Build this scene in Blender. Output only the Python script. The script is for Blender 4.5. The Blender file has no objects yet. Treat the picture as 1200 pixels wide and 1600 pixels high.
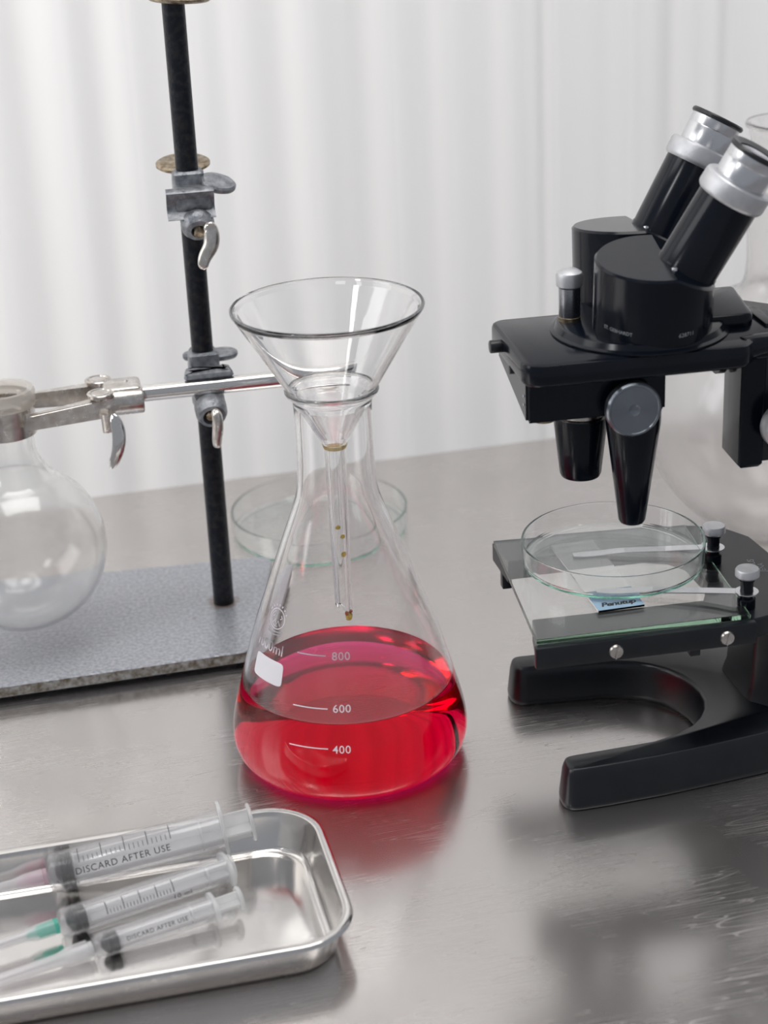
import bpy, bmesh, math, random
from mathutils import Vector, Matrix, Euler
from math import sin, cos, tan, radians as R, pi, hypot, atan2
random.seed(7)
S = bpy.context.scene
COL = S.collection

# ---------------------------------------------------------------- camera
cam = bpy.data.cameras.new('camera'); camo = bpy.data.objects.new('camera', cam); COL.objects.link(camo)
cam.sensor_fit = 'VERTICAL'; cam.sensor_height = 36.0; cam.lens = 2850 / 1600 * 36.0
cam.clip_start = 0.02; cam.clip_end = 40
P = R(23.4); RO = R(2.6)
fw = Vector((0, cos(P), -sin(P))); rt = Vector((1, 0, 0)); up = Vector((0, sin(P), cos(P)))
r2 = cos(RO) * rt - sin(RO) * up; u2 = cos(RO) * up + sin(RO) * rt
M = Matrix((r2, u2, -fw)).transposed().to_4x4(); M.translation = Vector((0, 0, 0.532))
camo.matrix_world = M
cam.dof.use_dof = True; cam.dof.focus_distance = 1.0; cam.dof.aperture_fstop = 8.0
S.camera = camo

# ---------------------------------------------------------------- light
w = bpy.data.worlds.new('world'); S.world = w; w.use_nodes = True
bg = w.node_tree.nodes['Background']; bg.inputs[0].default_value = (0.80, 0.84, 0.92, 1); bg.inputs[1].default_value = 0.36

def area(name, loc, target, sx, sy, power, col=(1, 1, 1)):
    l = bpy.data.lights.new(name, 'AREA'); l.shape = 'RECTANGLE'; l.size = sx; l.size_y = sy
    l.energy = power; l.color = col
    o = bpy.data.objects.new(name, l); COL.objects.link(o)
    d = Vector(target) - Vector(loc); o.location = loc
    o.rotation_euler = d.to_track_quat('-Z', 'Y').to_euler()
    return o
area('window_light', (-1.7, 2.6, 1.3), (-0.6, 1.3, 0.4), 2.0, 1.8, 19, (1, .99, .975))
area('window_light_left', (-.95, 1.85, .85), (-.55, 1.25, .45), 1.0, 1.4, 19, (1, .99, .985))
area('window_light_right', (1.15, 2.25, 1.1), (0.65, 1.5, 0.7), 1.0, 1.4, 22, (.97, .97, 1))
area('ceiling_light', (0.1, 0.75, 2.3), (0.0, 1.0, 0.0), 1.8, 0.9, 24, (1, .985, .96))
area('side_window_light', (-2.2, 0.8, 1.1), (0.0, 0.95, 0.1), 1.6, 1.4, 22, (1, 1, 1))
area('tube_light', (-1.25, -0.30, 1.7), (0.0, 0.9, 0.2), 0.22, 0.45, 5, (1, 1, 1))
S.view_settings.view_transform = 'Standard'; S.view_settings.look = 'None'
S.view_settings.gamma = 1; S.view_settings.use_curve_mapping = False
S.view_settings.exposure = 0.0
S.cycles.max_bounces = 24; S.cycles.transmission_bounces = 24; S.cycles.glossy_bounces = 24
S.cycles.transparent_max_bounces = 16; S.cycles.volume_bounces = 0
S.cycles.sample_clamp_indirect = 6.0

# ---------------------------------------------------------------- materials
def mat(name):
    m = bpy.data.materials.new(name); m.use_nodes = True
    nt = m.node_tree; return m, nt, nt.nodes['Principled BSDF']
def simple(name, col, rough=.5, metal=0., coat=0., spec=.5, alpha=1.):
    m, nt, b = mat(name)
    b.inputs['Base Color'].default_value = (*col, 1); b.inputs['Roughness'].default_value = rough
    b.inputs['Metallic'].default_value = metal; b.inputs['Coat Weight'].default_value = coat
    b.inputs['Specular IOR Level'].default_value = spec; b.inputs['Alpha'].default_value = alpha
    return m
def N(nt, t, **k):
    n = nt.nodes.new(t)
    for a, v in k.items(): setattr(n, a, v)
    return n
def noisy(name, c1, c2, rough=(.3, .5), metal=0., scale=60, bump=0., bscale=None, detail=6, lo=.35, hi=.65, stretch=None, coat=0.):
    """two-tone noise colour, noise roughness, optional bump - object coordinates"""
    m, nt, b = mat(name); L = nt.links
    tc = N(nt, 'ShaderNodeTexCoord'); src = tc.outputs['Object']
    if stretch:
        mp = N(nt, 'ShaderNodeMapping'); mp.inputs['Scale'].default_value = stretch
        L.new(src, mp.inputs['Vector']); src = mp.outputs[0]
    n = N(nt, 'ShaderNodeTexNoise'); n.inputs['Scale'].default_value = scale; n.inputs['Detail'].default_value = detail
    L.new(src, n.inputs['Vector'])
    r = N(nt, 'ShaderNodeValToRGB'); r.color_ramp.elements[0].position = lo; r.color_ramp.elements[1].position = hi
    r.color_ramp.elements[0].color = (*c1, 1); r.color_ramp.elements[1].color = (*c2, 1)
    L.new(n.outputs['Fac'], r.inputs[0]); L.new(r.outputs[0], b.inputs['Base Color'])
    mr = N(nt, 'ShaderNodeMapRange'); mr.inputs['To Min'].default_value = rough[0]; mr.inputs['To Max'].default_value = rough[1]
    L.new(n.outputs['Fac'], mr.inputs['Value']); L.new(mr.outputs[0], b.inputs['Roughness'])
    b.inputs['Metallic'].default_value = metal; b.inputs['Coat Weight'].default_value = coat
    if bump:
        n2 = N(nt, 'ShaderNodeTexNoise'); n2.inputs['Scale'].default_value = bscale or scale * 3; n2.inputs['Detail'].default_value = 3
        L.new(src, n2.inputs['Vector'])
        bp = N(nt, 'ShaderNodeBump'); bp.inputs['Strength'].default_value = bump; bp.inputs['Distance'].default_value = .001
        L.new(n2.outputs['Fac'], bp.inputs['Height']); L.new(bp.outputs[0], b.inputs['Normal'])
    return m
def glass(name, col=(1, 1, 1), ior=1.47, rough=0.0, haze=0.0, absorb=None):
    m, nt, b = mat(name); L = nt.links
    b.inputs['Base Color'].default_value = (*col, 1); b.inputs['Transmission Weight'].default_value = 1 - haze
    b.inputs['Roughness'].default_value = rough; b.inputs['IOR'].default_value = ior
    if absorb:
        v = N(nt, 'ShaderNodeVolumeAbsorption'); v.inputs['Color'].default_value = (*absorb[0], 1); v.inputs['Density'].default_value = absorb[1]
        L.new(v.outputs[0], nt.nodes['Material Output'].inputs['Volume'])
    return m

BLACK = noisy('black_lacquer', (.003, .005, .010), (.005, .007, .012), (.13, .19), 0, 40)
BLACK.node_tree.nodes['Principled BSDF'].inputs['Specular IOR Level'].default_value = .26
BLACK_MATT = noisy('black_satin_paint', (.004, .006, .010), (.008, .010, .014), (.28, .38), 0, 60)
CHROME = noisy('polished_nickel', (.74, .72, .70), (.78, .76, .74), (.10, .14), 1, 1200)
ALU = noisy('satin_aluminium', (.66, .67, .69), (.72, .72, .74), (.24, .28), 1, 1500)
MATT_ALU = noisy('matt_aluminium', (.55, .56, .58), (.64, .64, .66), (.42, .5), .85, 150, bump=.1, bscale=900)
DARK_STEEL = noisy('turned_steel', (.36, .37, .40), (.40, .41, .43), (.26, .30), 1, 1200)
CAST = noisy('cast_zinc', (.17, .18, .20), (.40, .41, .43), (.38, .55), .8, 220, bump=.5, bscale=420, lo=.3, hi=.7)
BRASS = noisy('tarnished_brass', (.20, .15, .10), (.45, .38, .28), (.28, .45), 1, 300, bump=.2)
NICKEL_WORN = noisy('worn_nickel', (.56, .51, .46), (.74, .71, .68), (.20, .32), 1, 160, detail=10)
ROD_BLACK = noisy('blackened_steel', (.012, .015, .022), (.045, .042, .042), (.30, .5), .55, 260, detail=9, lo=.42, hi=.8, bump=.3, bscale=500)
GLASS = glass('borosilicate_glass')
GLASS_GREEN = glass('soda_glass', (1, 1, 1), 1.48, absorb=((.35, .85, .70), 16))
PLATE_GLASS = glass('plate_glass', (1, 1, 1), 1.5, absorb=((.40, .66, .48), 14))
def clear_mix(name, col, body, gloss, rough=.2, white=(.9, .9, .9), trans=.5):
    # thin clear plastic: mostly see-through, a little scattering, a glossy skin
    m = bpy.data.materials.new(name); m.use_nodes = True; nt = m.node_tree; L = nt.links
    nt.nodes.remove(nt.nodes['Principled BSDF']); out = nt.nodes['Material Output']
    tr_ = N(nt, 'ShaderNodeBsdfTransparent'); tr_.inputs['Color'].default_value = (*col, 1)
    d = N(nt, 'ShaderNodeBsdfDiffuse'); d.inputs['Color'].default_value = (*white, 1)
    tl_ = N(nt, 'ShaderNodeBsdfTranslucent'); tl_.inputs['Color'].default_value = (*white, 1)
    mb = N(nt, 'ShaderNodeMixShader'); mb.inputs[0].default_value = trans; L.new(d.outputs[0], mb.inputs[1]); L.new(tl_.outputs[0], mb.inputs[2])
    m1 = N(nt, 'ShaderNodeMixShader'); m1.inputs[0].default_value = body; L.new(tr_.outputs[0], m1.inputs[1]); L.new(mb.outputs[0], m1.inputs[2])
    g = N(nt, 'ShaderNodeBsdfGlossy'); g.inputs['Roughness'].default_value = rough
    lw = N(nt, 'ShaderNodeLayerWeight'); lw.inputs['Blend'].default_value = .5
    pw = N(nt, 'ShaderNodeMath', operation='POWER'); L.new(lw.outputs['Facing'], pw.inputs[0]); pw.inputs[1].default_value = 4
    f = N(nt, 'ShaderNodeMath', operation='MULTIPLY_ADD'); L.new(pw.outputs[0], f.inputs[0]); f.inputs[1].default_value = .75; f.inputs[2].default_value = .04
    fm = N(nt, 'ShaderNodeMath', operation='MULTIPLY'); L.new(f.outputs[0], fm.inputs[0]); fm.inputs[1].default_value = gloss
    m2 = N(nt, 'ShaderNodeMixShader'); L.new(fm.outputs[0], m2.inputs[0]); L.new(m1.outputs[0], m2.inputs[1]); L.new(g.outputs[0], m2.inputs[2])
    L.new(m2.outputs[0], out.inputs['Surface']); return m
FROST = clear_mix('etched_glass', (.96, .94, .92), .34, 1.0, .35, (.93, .88, .82))
WHITE_INK = simple('white_enamel_print', (.82, .80, .84), .5)
WHITE_FAINT = simple('worn_white_print', (.62, .58, .62), .55)
LETTER = simple('engraved_white_letter', (.34, .36, .37), .5)
BLACK_INK = simple('black_ink', (.03, .03, .035), .5)
RUBBER = simple('black_rubber', (.012, .013, .016), .32)
BLUE = noisy('pale_blue_tape', (.42, .63, .82), (.50, .70, .87), (.4, .5), 0, 90)
PLASTIC = clear_mix('clear_polypropylene', (.985, .985, .99), .10, 1.0, .12, (.97, .95, .95))
PLASTIC_W = clear_mix('translucent_white_plastic', (.98, .98, .98), .52, 1.0, .25, (.97, .97, .97))
PLASTIC_CAP = clear_mix('frosted_cap_plastic', (.985, .98, .985), .30, 1.0, .25, (.96, .95, .96))
GREEN_HUB = clear_mix('green_hub_plastic', (.45, .92, .82), .6, .8, .25, (.22, .72, .60))
PINK_HUB = clear_mix('pink_hub_plastic', (.97, .86, .91), .6, .8, .25, (.86, .68, .74))
YELLOW = clear_mix('amber_residue', (.96, .86, .62), .35, .8, .2, (.62, .48, .25))
EYELENS = glass('eyepiece_lens', (.8, .8, .85), 1.5)

def table_mat():
    m, nt, b = mat('scratched_stainless_steel'); L = nt.links
    tc = N(nt, 'ShaderNodeTexCoord'); geo = tc.outputs['Object']
    # blotchy wear
    n = N(nt, 'ShaderNodeTexNoise'); n.inputs['Scale'].default_value = 9; n.inputs['Detail'].default_value = 5
    L.new(geo, n.inputs['Vector'])
    r = N(nt, 'ShaderNodeValToRGB'); r.color_ramp.elements[0].position = .3; r.color_ramp.elements[1].position = .75
    r.color_ramp.elements[0].color = (.62, .59, .575, 1); r.color_ramp.elements[1].color = (.68, .65, .635, 1)
    L.new(n.outputs['Fac'], r.inputs[0]); L.new(r.outputs[0], b.inputs['Base Color'])
    b.inputs['Metallic'].default_value = 1
    # fine scratches : thin bright ridges of stretched noise in several directions
    total = None
    for i, (ang, sc, st, th) in enumerate(((8, 26, 22, .007), (-24, 22, 24, .005), (50, 20, 22, .005), (16, 40, 18, .009), (-62, 20, 20, .005), (98, 22, 20, .005), (-8, 32, 22, .006), (32, 28, 20, .006))):
        mp = N(nt, 'ShaderNodeMapping'); mp.inputs['Rotation'].default_value = (0, 0, R(ang)); mp.inputs['Location'].default_value = (i * 3.1, i * 1.7, 0)
        mp.inputs['Scale'].default_value = (1, st, 1); L.new(geo, mp.inputs['Vector'])
        k = N(nt, 'ShaderNodeTexNoise'); k.inputs['Scale'].default_value = sc / 4; k.inputs['Detail'].default_value = 0; k.inputs['Distortion'].default_value = 0
        L.new(mp.outputs[0], k.inputs['Vector'])
        s1 = N(nt, 'ShaderNodeMath', operation='SUBTRACT'); L.new(k.outputs['Fac'], s1.inputs[0]); s1.inputs[1].default_value = .5 + .03 * (i % 3)
        s2 = N(nt, 'ShaderNodeMath', operation='ABSOLUTE'); L.new(s1.outputs[0], s2.inputs[0])
        s3 = N(nt, 'ShaderNodeMapRange'); s3.inputs['From Min'].default_value = 0; s3.inputs['From Max'].default_value = th
        s3.inputs['To Min'].default_value = 1; s3.inputs['To Max'].default_value = 0; L.new(s2.outputs[0], s3.inputs['Value'])
        if total is None: total = s3.outputs[0]
        else:
            a = N(nt, 'ShaderNodeMath', operation='MAXIMUM'); L.new(total, a.inputs[0]); L.new(s3.outputs[0], a.inputs[1]); total = a.outputs[0]
    mask = N(nt, 'ShaderNodeTexNoise'); mask.inputs['Scale'].default_value = 22; mask.inputs['Detail'].default_value = 4; L.new(geo, mask.inputs['Vector'])
    mk = N(nt, 'ShaderNodeMapRange'); mk.inputs['From Min'].default_value = .44; mk.inputs['From Max'].default_value = .60; L.new(mask.outputs['Fac'], mk.inputs['Value'])
    mm = N(nt, 'ShaderNodeMath', operation='MULTIPLY'); L.new(total, mm.inputs[0]); L.new(mk.outputs[0], mm.inputs[1])
    rr = N(nt, 'ShaderNodeMapRange'); rr.inputs['To Min'].default_value = .15; rr.inputs['To Max'].default_value = .23; L.new(n.outputs['Fac'], rr.inputs['Value'])
    ad = N(nt, 'ShaderNodeMath', operation='MULTIPLY_ADD'); L.new(mm.outputs[0], ad.inputs[0]); ad.inputs[1].default_value = .34; L.new(rr.outputs[0], ad.inputs[2])
    L.new(ad.outputs[0], b.inputs['Roughness'])
    wv = N(nt, 'ShaderNodeTexNoise'); wv.inputs['Scale'].default_value = 5; wv.inputs['Detail'].default_value = 2; L.new(geo, wv.inputs['Vector'])
    hs = N(nt, 'ShaderNodeMath', operation='MULTIPLY_ADD'); L.new(mm.outputs[0], hs.inputs[0]); hs.inputs[1].default_value = 0; 
    w2 = N(nt, 'ShaderNodeMath', operation='MULTIPLY'); L.new(wv.outputs['Fac'], w2.inputs[0]); w2.inputs[1].default_value = .2; L.new(w2.outputs[0], hs.inputs[2])
    bp = N(nt, 'ShaderNodeBump'); bp.inputs['Strength'].default_value = .5; bp.inputs['Distance'].default_value = .002
    L.new(hs.outputs[0], bp.inputs['Height']); L.new(bp.outputs[0], b.inputs['Normal'])
    # broad lobe of the worn, micro-scratched finish
    g2 = N(nt, 'ShaderNodeBsdfAnisotropic'); g2.inputs['Roughness'].default_value = .52; L.new(r.outputs[0], g2.inputs['Color'])
    ms_ = N(nt, 'ShaderNodeMixShader'); ms_.inputs[0].default_value = .22
    L.new(b.outputs[0], ms_.inputs[1]); L.new(g2.outputs[0], ms_.inputs[2]); L.new(ms_.outputs[0], nt.nodes['Material Output'].inputs['Surface'])
    return m
STEEL_TABLE = table_mat()
TRAY_STEEL = noisy('tray_stainless_steel', (.70, .68, .66), (.76, .74, .72), (.12, .2), 1, 30)
def plate_mat():
    m = noisy('hammered_grey_enamel', (.30, .31, .34), (.46, .47, .51), (.24, .4), .35, 420, bump=.35, bscale=520, detail=3, coat=.25)
    nt = m.node_tree; L = nt.links; b = nt.nodes['Principled BSDF']
    tc = N(nt, 'ShaderNodeTexCoord')
    at = N(nt, 'ShaderNodeTexNoise'); at.inputs['Scale'].default_value = 75; at.inputs['Detail'].default_value = 6; L.new(tc.outputs['Object'], at.inputs['Vector'])
    mr = N(nt, 'ShaderNodeMapRange'); mr.inputs['From Min'].default_value = .70; mr.inputs['From Max'].default_value = .76; L.new(at.outputs['Fac'], mr.inputs['Value'])
    # rust ring round the rod foot (object origin is at the foot)
    ln = N(nt, 'ShaderNodeVectorMath', operation='LENGTH'); L.new(tc.outputs['Object'], ln.inputs[0])
    ad = N(nt, 'ShaderNodeMath', operation='MULTIPLY_ADD'); L.new(at.outputs['Fac'], ad.inputs[0]); ad.inputs[1].default_value = .008; L.new(ln.outputs['Value'], ad.inputs[2])
    r2_ = N(nt, 'ShaderNodeMapRange'); r2_.inputs['From Min'].default_value = .0205; r2_.inputs['From Max'].default_value = .0165; L.new(ad.outputs[0], r2_.inputs['Value'])
    mx = N(nt, 'ShaderNodeMath', operation='MAXIMUM'); L.new(mr.outputs[0], mx.inputs[0]); L.new(r2_.outputs[0], mx.inputs[1])
    mc = N(nt, 'ShaderNodeMix', data_type='RGBA'); L.new(mx.outputs[0], mc.inputs['Factor'])
    old = b.inputs['Base Color'].links[0].from_socket
    L.new(old, mc.inputs['A']); mc.inputs['B'].default_value = (.16, .085, .04, 1); L.new(mc.outputs['Result'], b.inputs['Base Color'])
    return m
PLATE = plate_mat()
PLATE_EDGE = noisy('worn_plate_edge', (.16, .13, .09), (.45, .45, .44), (.45, .6), .3, 260, bump=.5, bscale=500, detail=8)
def liquid_mat(level):
    m = bpy.data.materials.new('red_solution'); m.use_nodes = True; nt = m.node_tree; L = nt.links
    nt.nodes.remove(nt.nodes['Principled BSDF']); out = nt.nodes['Material Output']
    g = N(nt, 'ShaderNodeBsdfGlass')
    # against the glass wall the index step is water to glass, at the free surface water to air
    tc = N(nt, 'ShaderNodeTexCoord'); sp = N(nt, 'ShaderNodeSeparateXYZ'); L.new(tc.outputs['Object'], sp.inputs[0])
    gt = N(nt, 'ShaderNodeMath', operation='GREATER_THAN'); L.new(sp.outputs['Z'], gt.inputs[0]); gt.inputs[1].default_value = level - .00045
    io = N(nt, 'ShaderNodeMath', operation='MULTIPLY_ADD'); L.new(gt.outputs[0], io.inputs[0]); io.inputs[1].default_value = 1.333 - 1.333 / 1.47; io.inputs[2].default_value = 1.333 / 1.47
    L.new(io.outputs[0], g.inputs['IOR'])
    g.inputs['Color'].default_value = (1, 1, 1, 1); g.inputs['Roughness'].default_value = 0
    L.new(g.outputs[0], out.inputs['Surface'])
    v = N(nt, 'ShaderNodeVolumeAbsorption'); v.inputs['Color'].default_value = (.955, .0, .56, 1); v.inputs['Density'].default_value = 78
    L.new(v.outputs[0], out.inputs['Volume'])
    return m
def curtain_mat():
    m = bpy.data.materials.new('white_sheer_curtain'); m.use_nodes = True; nt = m.node_tree; L = nt.links
    b = nt.nodes['Principled BSDF']; out = nt.nodes['Material Output']
    b.inputs['Base Color'].default_value = (.78, .762, .74, 1); b.inputs['Roughness'].default_value = .9; b.inputs['Specular IOR Level'].default_value = .1
    t = N(nt, 'ShaderNodeBsdfTranslucent'); t.inputs['Color'].default_value = (.86, .85, .84, 1)
    mx = N(nt, 'ShaderNodeMixShader'); mx.inputs[0].default_value = .45
    L.new(b.outputs[0], mx.inputs[1]); L.new(t.outputs[0], mx.inputs[2]); L.new(mx.outputs[0], out.inputs['Surface'])
    return m
CURTAIN = curtain_mat()
FLOORM = noisy('grey_vinyl_floor', (.32, .31, .30), (.38, .37, .36), (.4, .6), 0, 5)

# ---------------------------------------------------------------- mesh helpers
def empty(name, loc, rz=0, label=None, cat=None, group=None):
    o = bpy.data.objects.new(name, None); COL.objects.link(o); o.location = loc; o.rotation_euler = (0, 0, rz)
    o.empty_display_size = .02
    if label: o['label'] = label
    if cat: o['category'] = cat
    if group: o['group'] = group
    return o
def tag(o, label=None, cat=None, group=None, kind=None):
    if label: o['label'] = label
    if cat: o['category'] = cat
    if group: o['group'] = group
    if kind: o['kind'] = kind
    return o
def obj(name, bm, m, parent=None, loc=None, rot=None, angle=35, smooth=True):
    me = bpy.data.meshes.new(name)
    bmesh.ops.recalc_face_normals(bm, faces=bm.faces)
    bm.to_mesh(me); bm.free()
    for mm in (m if isinstance(m, (list, tuple)) else [m]): me.materials.append(mm)
    if smooth:
        me.shade_smooth(); me.set_sharp_from_angle(angle=R(angle))
    o = bpy.data.objects.new(name, me); COL.objects.link(o)
    if parent: o.parent = parent
    if loc is not None: o.location = loc
    if rot is not None: o.rotation_euler = rot
    return o
def lathe(bm, prof, seg=64, mtx=None, closed=False, a0=0, a1=2 * pi):
    """prof: list of (r,z); revolve about z. closed: profile is a closed loop (thick wall)"""
    full = abs(a1 - a0 - 2 * pi) < 1e-6
    n = seg if full else seg + 1
    rings = []
    for r, z in prof:
        if r < 1e-7 and full:
            rings.append([bm.verts.new((0, 0, z))])
        else:
            rings.append([bm.verts.new((r * cos(a0 + (a1 - a0) * i / seg), r * sin(a0 + (a1 - a0) * i / seg), z)) for i in range(n)])
    pairs = list(zip(rings, rings[1:]))
    if closed: pairs.append((rings[-1], rings[0]))
    for A, B in pairs:
        for i in range(seg):
            j = (i + 1) % n if full else i + 1
            if len(A) == 1 and len(B) == 1: continue
            if len(A) == 1: bm.faces.new((A[0], B[j], B[i]))
            elif len(B) == 1: bm.faces.new((A[i], A[j], B[0]))
            else: bm.faces.new((A[i], A[j], B[j], B[i]))
    if not full and closed:
        bm.faces.new([r[0] for r in rings]); bm.faces.new([r[-1] for r in reversed(rings)])
    if not full and not closed: pass
    vs = [v for r in rings for v in r]
    if mtx is not None: bmesh.ops.transform(bm, matrix=mtx, verts=vs)
    return vs
def inset(poly, d):
    n = len(poly); out = []
    ar = sum(poly[i][0] * poly[(i + 1) % n][1] - poly[(i + 1) % n][0] * poly[i][1] for i in range(n))
    s = 1 if ar > 0 else -1
    for i in range(n):
        p0, p1, p2 = Vector(poly[i - 1]), Vector(poly[i]), Vector(poly[(i + 1) % n])
        e1 = (p1 - p0).normalized(); e2 = (p2 - p1).normalized()
        n1 = Vector((-e1.y, e1.x)) * s; n2 = Vector((-e2.y, e2.x)) * s
        b = (n1 + n2); l = b.length
        b = b / l if l > 1e-6 else n1
        k = d / max(.35, b.dot(n1))
        out.append((p1.x + b.x * k, p1.y + b.y * k))
    return out
def prism(bm, poly, layers, mtx=None):
    """poly: 2-D outline, layers: [(z, inset)]"""
    rings = []
    for z, d in layers:
        q = inset(poly, d) if d else poly
        rings.append([bm.verts.new((x, y, z)) for x, y in q])
    n = len(poly)
    for A, B in zip(rings, rings[1:]):
        for i in range(n):
            bm.faces.new((A[i], A[(i + 1) % n], B[(i + 1) % n], B[i]))
    bm.faces.new(list(reversed(rings[0]))); bm.faces.new(rings[-1])
    vs = [v for r in rings for v in r]
    if mtx is not None: bmesh.ops.transform(bm, matrix=mtx, verts=vs)
    return vs
def rounded(poly, rad, seg=5):
    """round each corner of a 2-D polygon. rad: number or list"""
    n = len(poly); out = []
    for i in range(n):
        r = rad[i] if isinstance(rad, (list, tuple)) else rad
        p0, p1, p2 = Vector(poly[i - 1]), Vector(poly[i]), Vector(poly[(i + 1) % n])
        if r <= 0: out.append(tuple(p1)); continue
        a = (p0 - p1); b = (p2 - p1); t = min(r, a.length * .48, b.length * .48)
        A = p1 + a.normalized() * t; B = p1 + b.normalized() * t
        for k in range(seg + 1):
            f = k / seg
            out.append(tuple(A * (1 - f) ** 2 + p1 * 2 * f * (1 - f) + B * f * f))
    return out
def box(bm, x0, x1, y0, y1, z0, z1, bev=0, seg=2, mtx=None):
    vs = [bm.verts.new((x, y, z)) for x in (x0, x1) for y in (y0, y1) for z in (z0, z1)]
    f = [(0, 1, 3, 2), (4, 6, 7, 5), (0, 4, 5, 1), (2, 3, 7, 6), (0, 2, 6, 4), (1, 5, 7, 3)]
    fs = [bm.faces.new([vs[i] for i in q]) for q in f]
    geom = vs
    if bev:
        es = list({e for q in fs for e in q.edges})
        r = bmesh.ops.bevel(bm, geom=es, offset=bev, segments=seg, affect='EDGES', profile=.5)
        geom = list({v for q in r['faces'] for v in q.verts} | {v for v in vs if v.is_valid})
    if mtx is not None: bmesh.ops.transform(bm, matrix=mtx, verts=geom)
    return geom
def axis_m(p, d):
    d = Vector(d).normalized(); q = Vector((0, 0, 1)).rotation_difference(d)
    return Matrix.Translation(Vector(p)) @ q.to_matrix().to_4x4()
def cyl(bm, p0, p1, r, r1=None, seg=40, bev=0.0):
    p0 = Vector(p0); p1 = Vector(p1); h = (p1 - p0).length; r1 = r if r1 is None else r1
    if bev: prof = [(0, 0), (r - bev, 0), (r - bev * .3, bev * .3), (r, bev), (r1, h - bev), (r1 - bev * .3, h - bev * .3), (r1 - bev, h), (0, h)]
    else: prof = [(0, 0), (r, 0), (r1, h), (0, h)]
    return lathe(bm, prof, seg, axis_m(p0, p1 - p0))
def tube(bm, pts, r, seg=12, squash=1.0, sq_axis=None, cap=True):
    """sweep a circle along points (radius may be a list); smooth interpolation by caller"""
    pts = [Vector(p) for p in pts]; rings = []; prev = None
    for i, p in enumerate(pts):
        t = (pts[min(i + 1, len(pts) - 1)] - pts[max(i - 1, 0)]).normalized()
        if prev is None:
            a = Vector(sq_axis) if sq_axis else (Vector((0, 0, 1)) if abs(t.z) < .9 else Vector((1, 0, 0)))
            n = (a - t * a.dot(t)).normalized()
        else: n = (prev - t * prev.dot(t)).normalized()
        prev = n; b = t.cross(n); rr = r[i] if isinstance(r, (list, tuple)) else r
        sq = squash[i] if isinstance(squash, (list, tuple)) else squash
        rings.append([bm.verts.new(p + n * rr * sq * cos(2 * pi * k / seg) + b * rr * sin(2 * pi * k / seg)) for k in range(seg)])
    for A, B in zip(rings, rings[1:]):
        for k in range(seg): bm.faces.new((A[k], A[(k + 1) % seg], B[(k + 1) % seg], B[k]))
    if cap: bm.faces.new(list(reversed(rings[0]))); bm.faces.new(rings[-1])
    return [v for q in rings for v in q]
def bez(pts, n=20):
    """Catmull-Rom through points"""
    P_ = [Vector(p) for p in pts]; P_ = [2 * P_[0] - P_[1]] + P_ + [2 * P_[-1] - P_[-2]]; out = []
    for i in range(1, len(P_) - 2):
        for k in range(n):
            t = k / n; a, b, c, d = P_[i - 1:i + 3]
            out.append(.5 * ((2 * b) + (c - a) * t + (2 * a - 5 * b + 4 * c - d) * t * t + (3 * b - a - 3 * c + d) * t ** 3))
    out.append(P_[-2]); return out
def text_bm(s, size, space=1.0, spline=None, bold=0.0):
    cu = bpy.data.curves.new('lettering', 'FONT'); cu.body = s; cu.size = size; cu.align_x = 'CENTER'; cu.align_y = 'CENTER'
    cu.space_character = space; cu.resolution_u = 3; cu.offset = bold
    o = bpy.data.objects.new('lettering', cu); COL.objects.link(o)
    bpy.context.view_layer.update(); dg = bpy.context.evaluated_depsgraph_get()
    me = bpy.data.meshes.new_from_object(o.evaluated_get(dg)); bm = bmesh.new(); bm.from_mesh(me)
    bpy.data.objects.remove(o); bpy.data.curves.remove(cu); bpy.data.meshes.remove(me)
    return bm
def map_verts(bm, f):
    bmesh.ops.subdivide_edges(bm, edges=[e for e in bm.edges if e.calc_length() > .0012], cuts=2)
    bmesh.ops.triangulate(bm, faces=bm.faces)
    for v in bm.verts: v.co = Vector(f(v.co.x, v.co.y))
    return bm

# ---------------------------------------------------------------- setting
TYAW = R(12.0)
# ---- floor
bm = bmesh.new(); box(bm, -3, 3, -2, 4, -.95, -.90); tag(obj('floor', bm, FLOORM, smooth=False), kind='structure')
# ---- work table
def rotz(a): return Matrix.Rotation(a, 4, 'Z')
tb = empty('steel_work_table', (0, 1.3207, -.90), R(12.5), 'large scratched stainless steel laboratory table that everything stands on', 'table')
bm = bmesh.new()
poly = rounded([(-1.3, -1.15), (1.3, -1.15), (1.3, .012), (-1.3, .012)], .006, 3)
prism(bm, poly, [(.862, .001), (.863, 0), (.8992, 0), (.9, .0008)])
obj('table_top', bm, STEEL_TABLE, tb)
for x in (-1.22, 1.22):
    for y in (-1.07, -.07):
        bm = bmesh.new(); cyl(bm, (x, y, .0), (x, y, .862), .02); obj('leg', bm, ALU, tb)
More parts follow.
